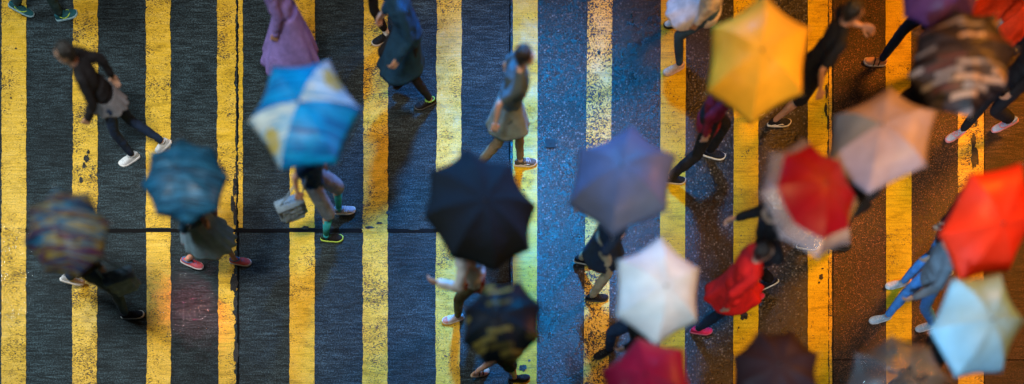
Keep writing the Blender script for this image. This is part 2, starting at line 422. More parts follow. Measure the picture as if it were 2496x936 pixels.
def film_mat():
    """rain standing in the grooves: glossy only where the water lies"""
    m, nt, P, ns, L = new_mat('film of rain')
    v0 = mapping(nt); a = nz(nt, v0, 3.4, 3, .6); f = nz(nt, mapping(nt, (1, 1.7, 1)), 42, 3, .8)
    g = N(nt, 'ShaderNodeBsdfGlossy', inp={'Roughness': .12}); g.inputs['Color'].default_value = (.9, .95, 1, 1)
    L.new(bump(nt, f, .012), g.inputs['Normal'])
    t = N(nt, 'ShaderNodeBsdfTransparent')
    fac = mth(nt, 'MULTIPLY', ramp(nt, a, [(.44, 0.0), (.60, 1.0)]), ramp(nt, f, [(.545, 0.0), (.655, .48)]))
    tc = N(nt, 'ShaderNodeTexCoord'); mp = N(nt, 'ShaderNodeMapping'); mp.inputs['Location'].default_value = (-1, -1, 0); mp.inputs['Scale'].default_value = (2, 2, 0)
    gr = N(nt, 'ShaderNodeTexGradient', gradient_type='SPHERICAL'); L.new(tc.outputs['Generated'], mp.inputs[0]); L.new(mp.outputs[0], gr.inputs[0])
    fac = mth(nt, 'MULTIPLY', fac, ramp(nt, gr.outputs['Fac'], [(.05, 0.0), (.6, 1.0)]))
    mx = N(nt, 'ShaderNodeMixShader'); L.new(fac, mx.inputs[0]); L.new(t.outputs[0], mx.inputs[1]); L.new(g.outputs[0], mx.inputs[2])
    L.new(mx.outputs[0], ns['Material Output'].inputs[0]); return m
M['wet_film'] = film_mat()
scab(468, 745, 80, 95, 4.4, .0165, 'wet_film', 'wet_patch'); scab(34, 690, 60, 170, 9.1, .0165, 'wet_film', 'wet_patch')
# square metal plate and a dead leaf
bm = bmesh.new(); p = gp(1342, 351)
bmesh.ops.create_cube(bm, size=1, matrix=Matrix.Translation(p + Vector((0, 0, .005))) @ Matrix.Diagonal((.125, .11, .012, 1)))
bmesh.ops.bevel(bm, geom=bm.edges[:], offset=.003, segments=2, affect='EDGES')
cone(bm, p + Vector((0, 0, .010)), .013, p + Vector((0, 0, .014)), .011, 12)
tag(from_bm('metal_plate', bm, plain('dark metal plate', (.01, .03, .045), .75, 0, .3), smooth=False), 'small dark square metal plate set into the coarse asphalt', 'metal plate')
bm = bmesh.new(); p = gp(1832, 288); vs = []
top = bm.verts.new(p + Vector((0, 0, .022)))
for i in range(14):
    t = 2 * math.pi * i / 14; rr = (.052 if i % 2 else .030) * (1 + .3 * math.cos(t))
    vs.append(bm.verts.new(p + Vector((math.cos(t) * rr, math.sin(t) * rr * .6, .011 + .006 * (i % 3)))))
for i in range(14): bm.faces.new((top, vs[i], vs[(i + 1) % 14]))
lf = from_bm('dead_leaf', bm, plain('wet leaf', (.02, .025, .035), .4)); s_ = lf.modifiers.new('s', 'SOLIDIFY'); s_.thickness = .002
tag(lf, 'dark wet leaf lying on the yellow stripe below the yellow umbrella', 'leaf')

# ------------------------------------------------------------------ umbrella
METAL = plain('umbrella steel', (.45, .46, .48), .3, .9); DARK = plain('black plastic', (.012, .012, .013), .35)
def umbrella(label, hand, ctr, Rr, n, spin, mats, gore=None, dome=.30, group='umbrellas over the crossing', ring=None, handle=None, wob=0, open_f=1.0, sub=8):
    """hand: point gripped; ctr: middle of the rim plane; Rr: rib radius; gore(i, t) picks the material slot"""
    hand = Vector(hand); ctr = Vector(ctr); ax = (ctr - hand).normalized(); Ls = (ctr - hand).length
    x, y, z = frame_from(ax, Vector((1, 0, 0)))
    base = hand - ax * .09
    root = bpy.data.objects.new('umbrella', None); COL.objects.link(root)
    rot = Matrix((x, y, z)).transposed().to_4x4(); root.matrix_world = Matrix.Translation(base) @ rot
    tag(root, label, 'umbrella', group)
    zr = Ls + .09; h = Rr * dome * 1.25; top = zr + h
    bm = bmesh.new(); rings = 14; per = sub; nn = n * per
    rng = random.Random(int(Rr * 1000) + n + int(spin)); gw = [rng.uniform(.8, 1.25) for _ in range(n)]
    prof = lambda t: h * (1 - (.62 * t * t + .38 * t ** 4))
    grid = []
    cv = bm.verts.new((0, 0, top))
    for j in range(1, rings + 1):
        t = j / rings; row = []
        for i in range(nn):
            th = R(spin) + 2 * math.pi * i / nn; u = (i % per) / per
            mm = math.sin(math.pi * u) ** 1.0; g = gw[(i // per)]
            # straight chord between two ribs, pulled in a little more at the hem
            poly = math.cos(math.pi / n) / math.cos((u - .5) * 2 * math.pi / n)
            rr = Rr * t * (1 + (poly - 1) * (.35 + .65 * t)) * (1 - .055 * mm * g * t * t)
            zz = zr + prof(t) - .030 * mm * g * t * (1.2 - .5 * t) * (Rr / .5)
            zz += .004 * noise.noise(Vector((math.cos(th) * rr * 6, math.sin(th) * rr * 6, spin)))
            row.append(bm.verts.new((math.cos(th) * rr, math.sin(th) * rr, zz)))
        grid.append(row)
    bm.faces.ensure_lookup_table()
    def mi(i, t):
        if not gore: return 0
        return gore(i // per, t, (i % per + .5) / per) if gore.__code__.co_argcount == 3 else gore(i // per, t)
    for i in range(nn):
        f = bm.faces.new((cv, grid[0][i], grid[0][(i + 1) % nn])); f.material_index = mi(i, 0)
        for j in range(rings - 1):
            f = bm.faces.new((grid[j][i], grid[j + 1][i], grid[j + 1][(i + 1) % nn], grid[j][(i + 1) % nn]))
            f.material_index = mi(i, (j + 1.5) / rings)
    # keep rib lines as creases
    can = from_bm('canopy', bm, mats, root)
    me = can.data
    sh = can.modifiers.new('t', 'SOLIDIFY'); sh.thickness = .0016; sh.offset = -1
    att = me.attributes.new('sharp_edge', 'BOOLEAN', 'EDGE')
    ribset = set()
    for e in me.edges:
        a, b = e.vertices
        if a == 0 and (b - 1) % nn % per == 0 and b <= nn: att.data[e.index].value = True
        if a and b and (a - 1) % nn == (b - 1) % nn and ((a - 1) % nn) % per == 0: att.data[e.index].value = True
    # shaft, ferrule, handle, ribs
    bm = bmesh.new(); cone(bm, (0, 0, .05), .005, (0, 0, top - .004), .005, 10); from_bm('shaft', bm, METAL, root)
    bm = bmesh.new(); cone(bm, (0, 0, top - .006), .016, (0, 0, top + .004), .013, 14); cone(bm, (0, 0, top + .003), .007, (0, 0, top + .045), .0035, 10); ball(bm, (0, 0, top + .046), .0045, 1)
    from_bm('ferrule', bm, DARK, root)
    bm = bmesh.new(); cone(bm, (0, 0, -.0), .014, (0, 0, .16), .012, 14); ball(bm, (0, 0, 0), .0145); ball(bm, (0, 0, .16), .012)
    from_bm('handle', bm, handle or DARK, root)
    for i in range(n):
        th = R(spin) + 2 * math.pi * i / n; d = Vector((math.cos(th), math.sin(th), 0)); bm = bmesh.new()
        pts = [d * (Rr * t) + Vector((0, 0, zr + prof(t) - .006)) for t in (0.02, .2, .4, .6, .8, .96, 1.0)]
        for a, b in zip(pts, pts[1:]): cone(bm, a, .0022, b, .0022, 6)
        cone(bm, pts[-1], .004, pts[-1] + d * .016, .005, 8); ball(bm, pts[-1] + d * .017, .0058, 1)
        cone(bm, pts[2], .002, Vector((0, 0, zr - .02)), .002, 6)
        from_bm('rib', bm, METAL, root)
    return root

# ------------------------------------------------------------------ shoes
def shoe(parent, loc, yaw, pitch, upper, sole, lace=None, stripe=None, toe=None, L=.285, style='sneaker', accent=None):
    x0 = -.075
    n = 18
    def hw(t):   # half width along the shoe
        return .036 * (math.sin(math.pi * min(1, t * 1.9 + .06) / 2) ** .5) * (1 + .28 * math.exp(-((t - .68) / .2) ** 2)) * (1 if t < .8 else max(.0, 1 - ((t - .8) / .205) ** 2.4) ** .6) * (1 if t > .0 else .6)
    def hh(t):
        return (.078 * (1 - .25 * t) if t < .32 else .072 * (1 - ((t - .32) / .72) ** 1.3 * .62)) if t < .93 else .036 * max(0, 1 - ((t - .93) / .075) ** 2) ** .5 + .004
    def outline(t, k): return hw(t) * k + .0005, x0 + L * t
    ts = [0, .02, .06, .12, .2, .28, .36, .44, .52, .6, .68, .76, .83, .89, .94, .975, 1.0]
    bm = bmesh.new(); rows = []; m = 12
    for t in ts:
        w_, xx = outline(t, 1.0); H_ = hh(t) * (.72 if t == 0 else 1)
        row = []
        for j in range(m + 1):
            a = math.pi * j / m; cy = math.cos(a); cz = math.sin(a)
            e = .62
            row.append(bm.verts.new((xx, math.copysign(abs(cy) ** e, cy) * w_, .020 + (cz ** .8 if cz > 0 else 0) * (H_ - .012))))
        rows.append(row)
    for r0, r1 in zip(rows, rows[1:]):
        for j in range(m):
            f = bm.faces.new((r0[j], r1[j], r1[j + 1], r0[j + 1]))
            if toe and ts[rows.index(r1)] > .8: f.material_index = 1
    bm.faces.new(rows[0]); bm.faces.new(rows[-1][::-1])
    mats = [upper] + ([toe] if toe else [])
    sh = from_bm('shoe', bm, mats, parent)
    sh.location = loc; sh.rotation_euler = Euler((0, pitch, yaw), 'XYZ')
    # sole: same outline, wider, with a rounded welt
    bm = bmesh.new(); rows = []
    for t in [0] + [i / 24 for i in range(1, 25)]:
        w_ = (hw(t) + .0065) if 0 < t < 1 else .012
        xx = x0 - .006 + (L + .012) * t; sp = .012 * max(0, (t - .75) / .25) ** 2
        rows.append([bm.verts.new((xx, s * w_ * q, zz + sp)) for s, q, zz in ((-1, .93, .001), (-1, 1, .008), (-1, 1, .022), (-1, .9, .028), (1, .9, .028), (1, 1, .022), (1, 1, .008), (1, .93, .001))])
    for r0, r1 in zip(rows, rows[1:]):
        for j in range(8): bm.faces.new((r0[j], r1[j], r1[(j + 1) % 8], r0[(j + 1) % 8]))
    bm.faces.new(rows[0]); bm.faces.new(rows[-1][::-1])
    from_bm('sole', bm, sole, sh)
    # collar and opening
    if style != 'sandal':
        bm = bmesh.new(); pts = []
        for i in range(21):
            a = 2 * math.pi * i / 20; px_ = x0 + .072 + math.cos(a) * .054; py_ = math.sin(a) * .030
            zz = .078 - .004 * math.cos(a) + (.012 if math.cos(a) > .6 else 0)
            pts.append((Vector((px_, py_, zz)), .0075))
        chain(bm, pts, 1, 8); from_bm('collar', bm, accent or upper, sh)
        bm = bmesh.new()   # tongue
        ell(bm, Vector((x0 + .128, 0, .080)), Vector((.8, 0, .55)).normalized(), Vector((0, 1, 0)), Vector((-.55, 0, .8)).normalized(), .022, .024, .006, 2)
        from_bm('tongue', bm, accent or upper, sh)
    else:
        for xx in (.02, .080):
            bm = bmesh.new(); pts = []
            for j in range(11):
                a = math.pi * j / 10; t = (xx - x0) / L
                pts.append((Vector((xx, math.cos(a) * hw(t) * 1.02, .024 + math.sin(a) * hh(t) * .80)), .009))
            chain(bm, pts, 1, 8); from_bm('strap', bm, DARK, sh)
        bm = bmesh.new(); ball(bm, (.075, 0, .088), .011); from_bm('buckle', bm, plain('brass', (.8, .5, .15), .3, 1), sh)
    if lace:
        bm = bmesh.new()
        for q in range(5):
            t = .47 + q * .058; xx = x0 + L * t; hz = hh(t) + .009
            w_ = hw(t) * .52; sgn = 1 if q % 2 else -1
            cone(bm, (xx - .005 * sgn, -w_, hz - .005), .0032, (xx, 0, hz + .001), .0032, 6); cone(bm, (xx, 0, hz + .001), .0032, (xx + .005 * sgn, w_, hz - .005), .0032, 6)
        for s in (-1, 1):
            chain(bm, [(Vector((x0 + L * .45, 0, hh(.45) + .012)), .0028), (Vector((x0 + L * .42, s * .018, hh(.4) + .012)), .0028), (Vector((x0 + L * .46, s * .030, hh(.45) - .004)), .0026)], 1, 6)
        from_bm('lace', bm, lace, sh)
    if stripe:
        kind, mat = stripe
        for s in (-1, 1):
            bm = bmesh.new()
            if kind == 'wave':
                pts = [(.18, .030), (.28, .040), (.38, .034), (.48, .044), (.58, .050), (.66, .046)]
            elif kind == 'tick':
                pts = [(.22, .058), (.32, .040), (.40, .034), (.50, .042), (.62, .056), (.70, .062)]
            else: pts = None
            if pts:
                P_ = []
                for i, (t, zz) in enumerate(pts):
                    H_ = hh(t) - .012; q = min(.98, max(.02, (zz - .02) / H_)); cz = q ** 1.25; cy = math.sqrt(max(0, 1 - cz * cz))
                    P_.append((Vector((x0 + L * t, s * (hw(t) * cy ** .62 + .001), zz)), .0045 if i < len(pts) - 1 else .002))
                chain(bm, P_, 1, 6)
            else:
                for t in (.40, .48, .56):
                    P_ = []
                    for dt, zz in ((-.03, .028), (0, .045), (.03, .060)):
                        tt = t + dt; H_ = hh(tt) - .012; q = min(.98, (zz - .02) / H_); cz = q ** 1.25; cy = math.sqrt(max(0, 1 - cz * cz))
                        P_.append((Vector((x0 + L * tt, s * (hw(tt) * cy ** .62 + .001), zz)), .004))
                    chain(bm, P_, 1, 6)
            from_bm('side_stripe', bm, mat, sh)
    return sh

RUB = lambda c: plain('rubber', c, .55)
WHT = (.75, .76, .78); BLK = (.010, .010, .012)
SHOES = {
    'white': dict(upper=fabric((.62, .65, .70)), sole=RUB((.75, .76, .78)), lace=plain('lace', WHT, .8), accent=fabric((.45, .48, .52))),
    'white_dark_sole': dict(upper=fabric((.55, .68, .76)), sole=RUB((.03, .03, .03)), lace=plain('lace', WHT, .8), accent=fabric((.35, .45, .52))),
    'cream': dict(upper=fabric((.66, .52, .44)), sole=RUB((.55, .45, .40)), lace=plain('lace', WHT, .8)),
    'teal_lime': dict(upper=fabric((.015, .11, .15)), sole=RUB((.25, .45, .55)), lace=plain('lace', (.02, .08, .1), .8), stripe=('tick', plain('lime mark', (.55, .85, .05), .5))),
    'black_white': dict(upper=fabric((.010, .014, .028)), sole=RUB((.7, .74, .78)), lace=plain('lace', BLK, .8), accent=fabric((.03, .03, .05))),
    'black_wave': dict(upper=fabric(BLK), sole=RUB((.62, .58, .52)), lace=plain('lace', BLK, .8), stripe=('wave', plain('white mark', WHT, .6))),
    'grey_wave': dict(upper=fabric((.10, .095, .09)), sole=RUB((.70, .68, .64)), lace=plain('lace', (.6, .62, .72), .8), stripe=('wave', plain('white mark', WHT, .6))),
    'pink': dict(upper=fabric((.60, .12, .16)), sole=RUB((.72, .66, .70)), lace=plain('lace', (.10, .20, .45), .8), accent=fabric((.10, .22, .48))),
    'hot_pink': dict(upper=fabric((.75, .03, .12)), sole=RUB((.5, .1, .2)), lace=plain('lace', (.5, .05, .1), .8)),
    'grey_three': dict(upper=fabric((.28, .34, .48)), sole=RUB((.66, .70, .76)), lace=plain('lace', (.4, .45, .55), .8), stripe=('three', plain('white mark', WHT, .6))),
    'black_lime': dict(upper=fabric(BLK), sole=RUB((.52, .78, .10)), lace=plain('lace', BLK, .8), accent=fabric((.02, .06, .05))),
    'black_lime_trim': dict(upper=fabric((.008, .008, .010)), sole=RUB((.03, .035, .035)), lace=plain('lace', (.05, .05, .05), .8), accent=fabric((.25, .5, .1))),
    'black': dict(upper=fabric(BLK), sole=RUB((.02, .02, .02)), lace=plain('lace', (.03, .03, .03), .8)),
    'black_pale_sole': dict(upper=fabric(BLK), sole=RUB((.45, .40, .34)), lace=plain('lace', BLK, .8)),
    'white_pink': dict(upper=fabric((.60, .55, .62)), sole=RUB((.75, .72, .72)), lace=plain('lace', WHT, .8), toe=fabric((.62, .28, .25))),
    'sandal': dict(upper=skin_mat((.55, .33, .24)), sole=RUB((.72, .70, .74)), style='sandal'),
    'grey_coral': dict(upper=fabric((.35, .42, .60)), sole=RUB((.7, .25, .25)), lace=plain('lace', (.6, .1, .15), .8), stripe=('tick', plain('coral mark', (.8, .1, .12), .5))),
    'beige_sandal': dict(upper=skin_mat((.60, .40, .30)), sole=RUB((.45, .36, .28)), style='sandal'),
    'pale_blue': dict(upper=fabric((.42, .58, .75)), sole=RUB((.68, .74, .82)), lace=plain('lace', WHT, .8)),
}

# ------------------------------------------------------------------ people
def ik(a, b, l1, l2, bend):
    d = b - a; D = d.length; mx = (l1 + l2) * .995
    if D > mx: b = a + d * (mx / D); D = mx; d = b - a
    u = d.normalized(); q = (l1 * l1 - l2 * l2 + D * D) / (2 * D); hgt = math.sqrt(max(0, l1 * l1 - q * q))
    bb = bend - u * bend.dot(u)
    bb = bb.normalized() if bb.length > 1e-4 else Vector((0, 0, 1))
    return a + u * q + bb * hgt, b
def hand_mesh(wrist, xd, nrm, grip):
    """palm, four unequal fingers, a thumb off the side of the palm; nrm = the way the palm faces"""
    x = xd.normalized(); n_ = (nrm - x * nrm.dot(x)).normalized(); a = n_.cross(x).normalized()
    bm = bmesh.new()
    for i in range(4):
        o = (i - 1.5) * .0195
        chain(bm, [(wrist + a * o * .6 + x * .005, .014), (wrist + a * o + x * .045, .0145), (wrist + a * o * 1.05 + x * .085 - n_ * .002, .0115)], 1, 8)
    ln = [.068, .080, .075, .058]
    for i in range(4):
        o = (i - 1.5) * .0215; k0 = wrist + a * o + x * .086; L3 = [ln[i] * .45, ln[i] * .32, ln[i] * .26]
        ang = 0; p = k0; pts = [(p, .0105)]; spread = a * (i - 1.5) * .07
        for q, l in enumerate(L3):
            ang += (R(68) if grip else R(24)) * (1 if q else .9)
            p = p + (x * math.cos(ang) + n_ * math.sin(ang) + spread * (0 if grip else 1)).normalized() * l
            pts.append((p, .0092 - .0009 * q))
        chain(bm, pts, 1, 8)
    t0 = wrist + x * .022 + a * .022 * -1 + n_ * .004
    t1 = t0 + (x * .6 - a * .55 + n_ * .5).normalized() * .042
    t2 = t1 + (x * .75 - a * (.0 if grip else .25) + n_ * (.75 if grip else .3)).normalized() * .033
    t3 = t2 + (x * .6 + a * (.5 if grip else 0) + n_ * (.5 if grip else .2)).normalized() * .026
    chain(bm, [(t0, .014), (t1, .0125), (t2, .0105), (t3, .009)], 1, 8)
    ball(bm, wrist, .024, 2)
    return remesh(bm, .0048, 2)

PG = 'people walking over the crossing'
def person(label, c, heading, feet, H=1.68, top=None, bottom=None, hair=((.012, .010, .009), 'short'),
           skin=(.48, .29, .20), arms=None, umb=None, sex='m', pz=0, lean=.05, sock=None, hold='R', group=PG, fat=1.0, head_turn=0):
    s = H / 1.68; hd = R(heading); F = Vector((math.cos(hd), math.sin(hd), 0)); S = Vector((-F.y, F.x, 0)); U = Vector((0, 0, 1))
    C0 = gp(*c); Lleg = (.425 + .42) * s
    SK = skin_mat(skin)
    # feet
    ft = []
    for f in feet:
        px, py, lift = f[0], f[1], f[2]; st = f[3]; ya = R(f[4] if len(f) > 4 else heading); pitch = R(f[5]) if len(f) > 5 else (R(32) if lift > .04 else 0)
        g = gp(px, py, lift + .03); d = Vector((math.cos(ya), math.sin(ya), 0))
        ank = g - d * (.045 * math.cos(pitch)) + Vector((0, 0, .055)); ank.z = lift + .088
        ft.append([ank, ya, pitch, st, lift])
    planted = [a for a in ft if a[4] < .03] or ft
    dmax = max(math.hypot(a[0].x - C0.x, a[0].y - C0.y) for a in planted)
    zp = min(.915 * s, math.sqrt(max(.2, (Lleg * .985) ** 2 - dmax ** 2)) + .088) + .03 + pz
    P = Vector((C0.x, C0.y, zp)); loc = Vector((C0.x, C0.y, 0))
    # which foot is on the left side of the body
    ft.sort(key=lambda a: -(a[0] - P).dot(S)) 
    hips = [P + S * .088 * s - U * .03, P - S * .088 * s - U * .03]
    legs = []
    for h_, a in zip(hips, ft):
        kn, an = ik(h_, a[0], .425 * s, .42 * s, F + S * (.12 if h_ is hips[0] else -.12)); legs.append((h_, kn, an))
    TL = F * lean
    waist = P + U * .13 * s + TL * .5; chest = P + U * .33 * s + TL * 1.6; neck = P + U * .515 * s + TL * 2.2
    sw = (.172 if sex == 'm' else .152) * s
    sh = [P + U * .455 * s + TL * 2 + S * sw, P + U * .455 * s + TL * 2 - S * sw]
    # arms
    arms = arms or {}
    AR = []
    grips = []
    umb_hand = None
    if umb:
        ctr = gp(umb['px'], umb['py'], umb.get('z', 1.92))
        i = 0 if hold == 'L' else 1
        base = sh[i] + F * .20 * s - S * (.05 if i == 0 else -.05) - U * .26 * s
        dv = Vector((ctr.x - base.x, ctr.y - base.y, 0)); dv = dv * min(1, .16 / max(dv.length, 1e-4))
        umb_hand = base + dv
        if umb.get('hz'): umb_hand.z = umb['hz']
    for i in (0, 1):
        key = 'LR'[i]
        if umb and key == hold:
            axu = (ctr - umb_hand).normalized()
            xd = (umb_hand - sh[i]); xd = xd - axu * xd.dot(axu); xd.normalize()
            nrm = (axu.cross(xd) * (-1 if i else 1)).normalized()
            # palm faces the handle
            wr = umb_hand - xd * .088 - nrm * .026
            el, wr2 = ik(sh[i], wr, .275 * s, .245 * s, -U * .8 - F * .5 + (S if i == 0 else -S) * .4)
            AR.append((sh[i], el, wr2)); grips.append((xd, nrm, True))
        else:
            f_, o_, z_ = arms.get(key, (.05, .04, -.50))
            tgt = sh[i] + F * f_ * s + (S if i == 0 else -S) * o_ * s + U * z_ * s
            el, wr2 = ik(sh[i], tgt, .275 * s, .245 * s, -F * 1.0 + (S if i == 0 else -S) * .3)
            xd = (wr2 - el).normalized(); nrm = (-S if i == 0 else S)
            AR.append((sh[i], el, wr2)); grips.append((xd, nrm, False))
    o3 = lambda v: v - loc
    # ---------------- body, one continuous mesh
    bm = bmesh.new()
    ell(bm, o3(P), F, S, U, .095 * s, .14 * s, .11 * s); ell(bm, o3(waist), F, S, U, .082 * s, .118 * s, .12 * s)
    ell(bm, o3(chest), F, S, U, .095 * s, .14 * s, .17 * s)
    chain(bm, [(o3(sh[0]) - S * .03, .042 * s), (o3(neck), .05 * s), (o3(sh[1]) + S * .03, .042 * s)])
    lc = .72 if (bottom or {}).get('kind', 'trousers') == 'trousers' else 1.0; ac = .78 if (top or {}).get('sleeve', 'long') == 'long' else 1.0
    for h_, k_, a_ in legs:
        chain(bm, [(o3(h_), .078 * s * lc), (o3(h_.lerp(k_, .5)), .068 * s * lc), (o3(k_), .050 * s * lc), (o3(k_.lerp(a_, .33)) - F * .008, .053 * s * lc), (o3(k_.lerp(a_, .7)), .038 * s * (1 + lc) / 2), (o3(a_), .033 * s), (o3(a_) - U * .03, .030)])
    for a_, e_, w_ in AR:
        chain(bm, [(o3(a_), .046 * s * ac), (o3(a_.lerp(e_, .5)), .040 * s * ac), (o3(e_), .034 * s * ac), (o3(e_.lerp(w_, .35)), .035 * s * ac), (o3(w_), .022 * s)])
    me = remesh(bm, .014, 4); B = bm_of(me)
    # head
    th = R(head_turn); HF = F * math.cos(th) + S * math.sin(th); HS = Vector((-HF.y, HF.x, 0))
    hc = neck + U * .155 * s + TL * .8 + HF * .012
    hr = s * 1.0
    bm = bmesh.new()
    ell(bm, o3(hc) - HF * .012, HF, HS, U, .092 * hr, .074 * hr, .098 * hr)
    ell(bm, o3(hc) + HF * .030 - U * .048, HF, HS, U, .060 * hr, .055 * hr, .070 * hr)
    chain(bm, [(o3(neck) - U * .03, .056 * s), (o3(hc) - U * .07 - HF * .012, .050 * s)])
    chain(bm, [(o3(hc) + HF * .082 + U * .012, .009), (o3(hc) + HF * .100 - U * .022, .013), (o3(hc) + HF * .088 - U * .028, .014)])
    chain(bm, [(o3(hc) + HF * .076 + U * .022 + HS * .035, .010), (o3(hc) + HF * .084 + U * .024, .010), (o3(hc) + HF * .076 + U * .022 - HS * .035, .010)])
    chain(bm, [(o3(hc) + HF * .080 - U * .052 + HS * .02, .008), (o3(hc) + HF * .086 - U * .052, .009), (o3(hc) + HF * .080 - U * .052 - HS * .02, .008)])
    for q in (-1, 1):
        ell(bm, o3(hc) + HS * .076 * q - U * .008 - HF * .008, HF, HS, U, .020, .010, .030, 2)
    b2 = remesh(bm, .0075, 2); B.from_mesh(b2); bpy.data.meshes.remove(b2)
    for (a_, e_, w_), (xd, nrm, gr) in zip(AR, grips):
        b2 = hand_mesh(o3(w_), xd, nrm, gr); B.from_mesh(b2); bpy.data.meshes.remove(b2)
    me = bpy.data.meshes.new('person'); B.to_mesh(me); B.free()
    root = link('person', me, SK, None, loc); tag(root, label, 'person', group)
    for q in (-1, 1):
        bm = bmesh.new(); ball(bm, o3(hc) + HF * .078 + HS * .031 * q + U * .004, .0115, 2)
        from_bm('eye', bm, plain('eye', (.25, .22, .2), .2), root)
    # ---------------- hair
    hcol, hst = hair
    bm = bmesh.new(); hm = hair_mat(hcol)
    ell(bm, o3(hc) - HF * .022 + U * .020, HF, HS, U, .100 * hr, .086 * hr, .100 * hr)
    ell(bm, o3(hc) - HF * .048 - U * .015, HF, HS, U, .066 * hr, .080 * hr, .085 * hr)
    if hst == 'long':
        for q in (-.045, 0, .045):
            chain(bm, [(o3(hc) - HF * .06 + HS * q, .055), (o3(hc) - HF * .095 + HS * q * 1.3 - U * .14, .048), (o3(hc) - HF * .115 + HS * q * 1.4 - U * .30, .034)])
    elif hst == 'bun': ball(bm, o3(hc) - HF * .10 + U * .055, .042)
    elif hst == 'tail': chain(bm, [(o3(hc) - HF * .10 + U * .03, .030), (o3(hc) - HF * .16 - U * .03, .032), (o3(hc) - HF * .16 - U * .20, .018)])
    me = remesh(bm, .009, 3, .0035, 30, seed=int(c[0])); link('hair', me, hm, root)
    # ---------------- trousers or bare legs
    bt = bottom or {}
    kind = bt.get('kind', 'trousers')
    if kind in ('trousers', 'shorts'):
        bm = bmesh.new(); ws = bt.get('w', 1.0)
        ell(bm, o3(P) - U * .02, F, S, U, .125 * s * fat, .165 * s * fat, .13 * s)
        for h_, k_, a_ in legs:
            if kind == 'trousers':
                e_ = a_ + (k_ - a_).normalized() * bt.get('cuff', .035)
                chain(bm, [(o3(h_), .096 * s), (o3(h_.lerp(k_, .5)), .086 * s * ws), (o3(k_), .068 * s * ws), (o3(k_.lerp(a_, .4)), .066 * s * ws), (o3(k_.lerp(a_, .75)), .056 * s * ws), (o3(e_), .052 * s * ws)])
            else:
                e_ = h_.lerp(k_, bt.get('len', .85))
                chain(bm, [(o3(h_), .100 * s), (o3(h_.lerp(e_, .6)), .094 * s), (o3(e_), .090 * s)])
        me = remesh(bm, .0125, 2, .0055, 9, seed=int(c[1]) + 3)
        link('trousers' if kind == 'trousers' else 'shorts', me, bt['mat'], root)
    # ---------------- top
    tp = top or {}
    bm = bmesh.new(); tw = tp.get('w', 1.0) * fat; hemd = tp.get('hem', .06)
    ell(bm, o3(P) + U * (.04 - hemd), F, S, U, .132 * s * tw, .172 * s * tw, .15 * s); ell(bm, o3(waist), F, S, U, .118 * s * tw, .150 * s * tw, .16 * s)
    ell(bm, o3(chest), F, S, U, .125 * s * tw, .165 * s * tw, .19 * s)
    chain(bm, [(o3(sh[0]) - S * .025, .062 * s), (o3(neck) - U * .035, .068 * s), (o3(sh[1]) + S * .025, .062 * s)])
    for a_, e_, w_ in AR:
        if tp.get('sleeve', 'long') == 'long':
            chain(bm, [(o3(a_), .068 * s), (o3(a_.lerp(e_, .5)), .060 * s), (o3(e_), .054 * s), (o3(e_.lerp(w_, .5)), .048 * s), (o3(e_.lerp(w_, .93)), .040 * s)])
        else:
            chain(bm, [(o3(a_), .066 * s), (o3(a_.lerp(e_, .65)), .062 * s)])
    me = remesh(bm, .0115, 2, .0085, 8, seed=int(c[0]) + 9)
    link(tp.get('name', 'jacket'), me, tp['mat'], root)
    if tp.get('hood'):
        bm = bmesh.new(); ell(bm, o3(neck) - F * .07 + U * .01, F, S, U, .07, .10, .05); ell(bm, o3(neck) - F * .03 + U * .02, F, S, U, .08, .09, .03)
        link('hood', remesh(bm, .011, 2, .006, 12), tp['mat'], root)
    # ---------------- skirt / coat tail
    sk = bt.get('skirt') or tp.get('skirt')
    if sk:
        z1 = P.z + .08; z2 = sk['hem']; nl = 16; na = 72; bm = bmesh.new(); rows = []
        kc = ((legs[0][1] + legs[1][1]) / 2); kc = P.lerp(kc, .8)
        spread = abs((legs[0][2] - legs[1][2]).dot(F))
        for j in range(nl + 1):
            t = j / nl; z_ = z1 + (z2 - z1) * t; cc = Vector((P.x, P.y, 0)).lerp(Vector((kc.x, kc.y, 0)), t) + F * sk.get('fwd', 0) * t
            ra = (.125 + (sk['r'] - .125) * t + spread * .12 * t) * 1; rb = .165 + (sk['r'] * .95 - .165) * t
            row = []
            for i in range(na):
                a = 2 * math.pi * i / na
                pl = 1 + sk.get('pl', .06) * t * math.sin(a * sk.get('n', 11) + 2 * math.sin(a * 2)) + .10 * t * noise.noise(Vector((math.cos(a) * 1.5, math.sin(a) * 1.5, t * 2 + c[0])))
                row.append(bm.verts.new(o3(cc + F * math.cos(a) * ra * pl + S * math.sin(a) * rb * pl + U * (z_ + .02 * t * noise.noise(Vector((a * 2, c[1], 0)))))))
            rows.append(row)
        for r0, r1 in zip(rows, rows[1:]):
            for i in range(na): bm.faces.new((r0[i], r1[i], r1[(i + 1) % na], r0[(i + 1) % na]))
        k_ = from_bm(sk.get('name', 'skirt'), bm, sk['mat'], root)
        so = k_.modifiers.new('s', 'SOLIDIFY'); so.thickness = .004
    # ---------------- socks and shoes
    for (h_, k_, a_), f in zip(legs, ft):
        if sock:
            bm = bmesh.new(); chain(bm, [(o3(a_) - U * .02, .038), (o3(a_ + (k_ - a_).normalized() * .03), .037), (o3(a_ + (k_ - a_).normalized() * sock[1]), .042 if sock[1] < .15 else .058)])
            from_bm('sock', bm, sock[0], root)
        d = SHOES[f[3]]
        # shoe origin sits under the ankle
        rot = Euler((0, f[2], f[1]), 'XYZ').to_matrix()
        l = o3(a_) - rot @ Vector((0, 0, .088))
        shoe(root, l, f[1], f[2], L=.27 * s + .012, **d)
    if umb:
        kw = {k: v for k, v in umb.items() if k in ('dome', 'gore', 'handle')}
        umbrella(umb['label'], umb_hand, ctr, umb['R'], umb['n'], umb['spin'], umb['mats'], **kw)
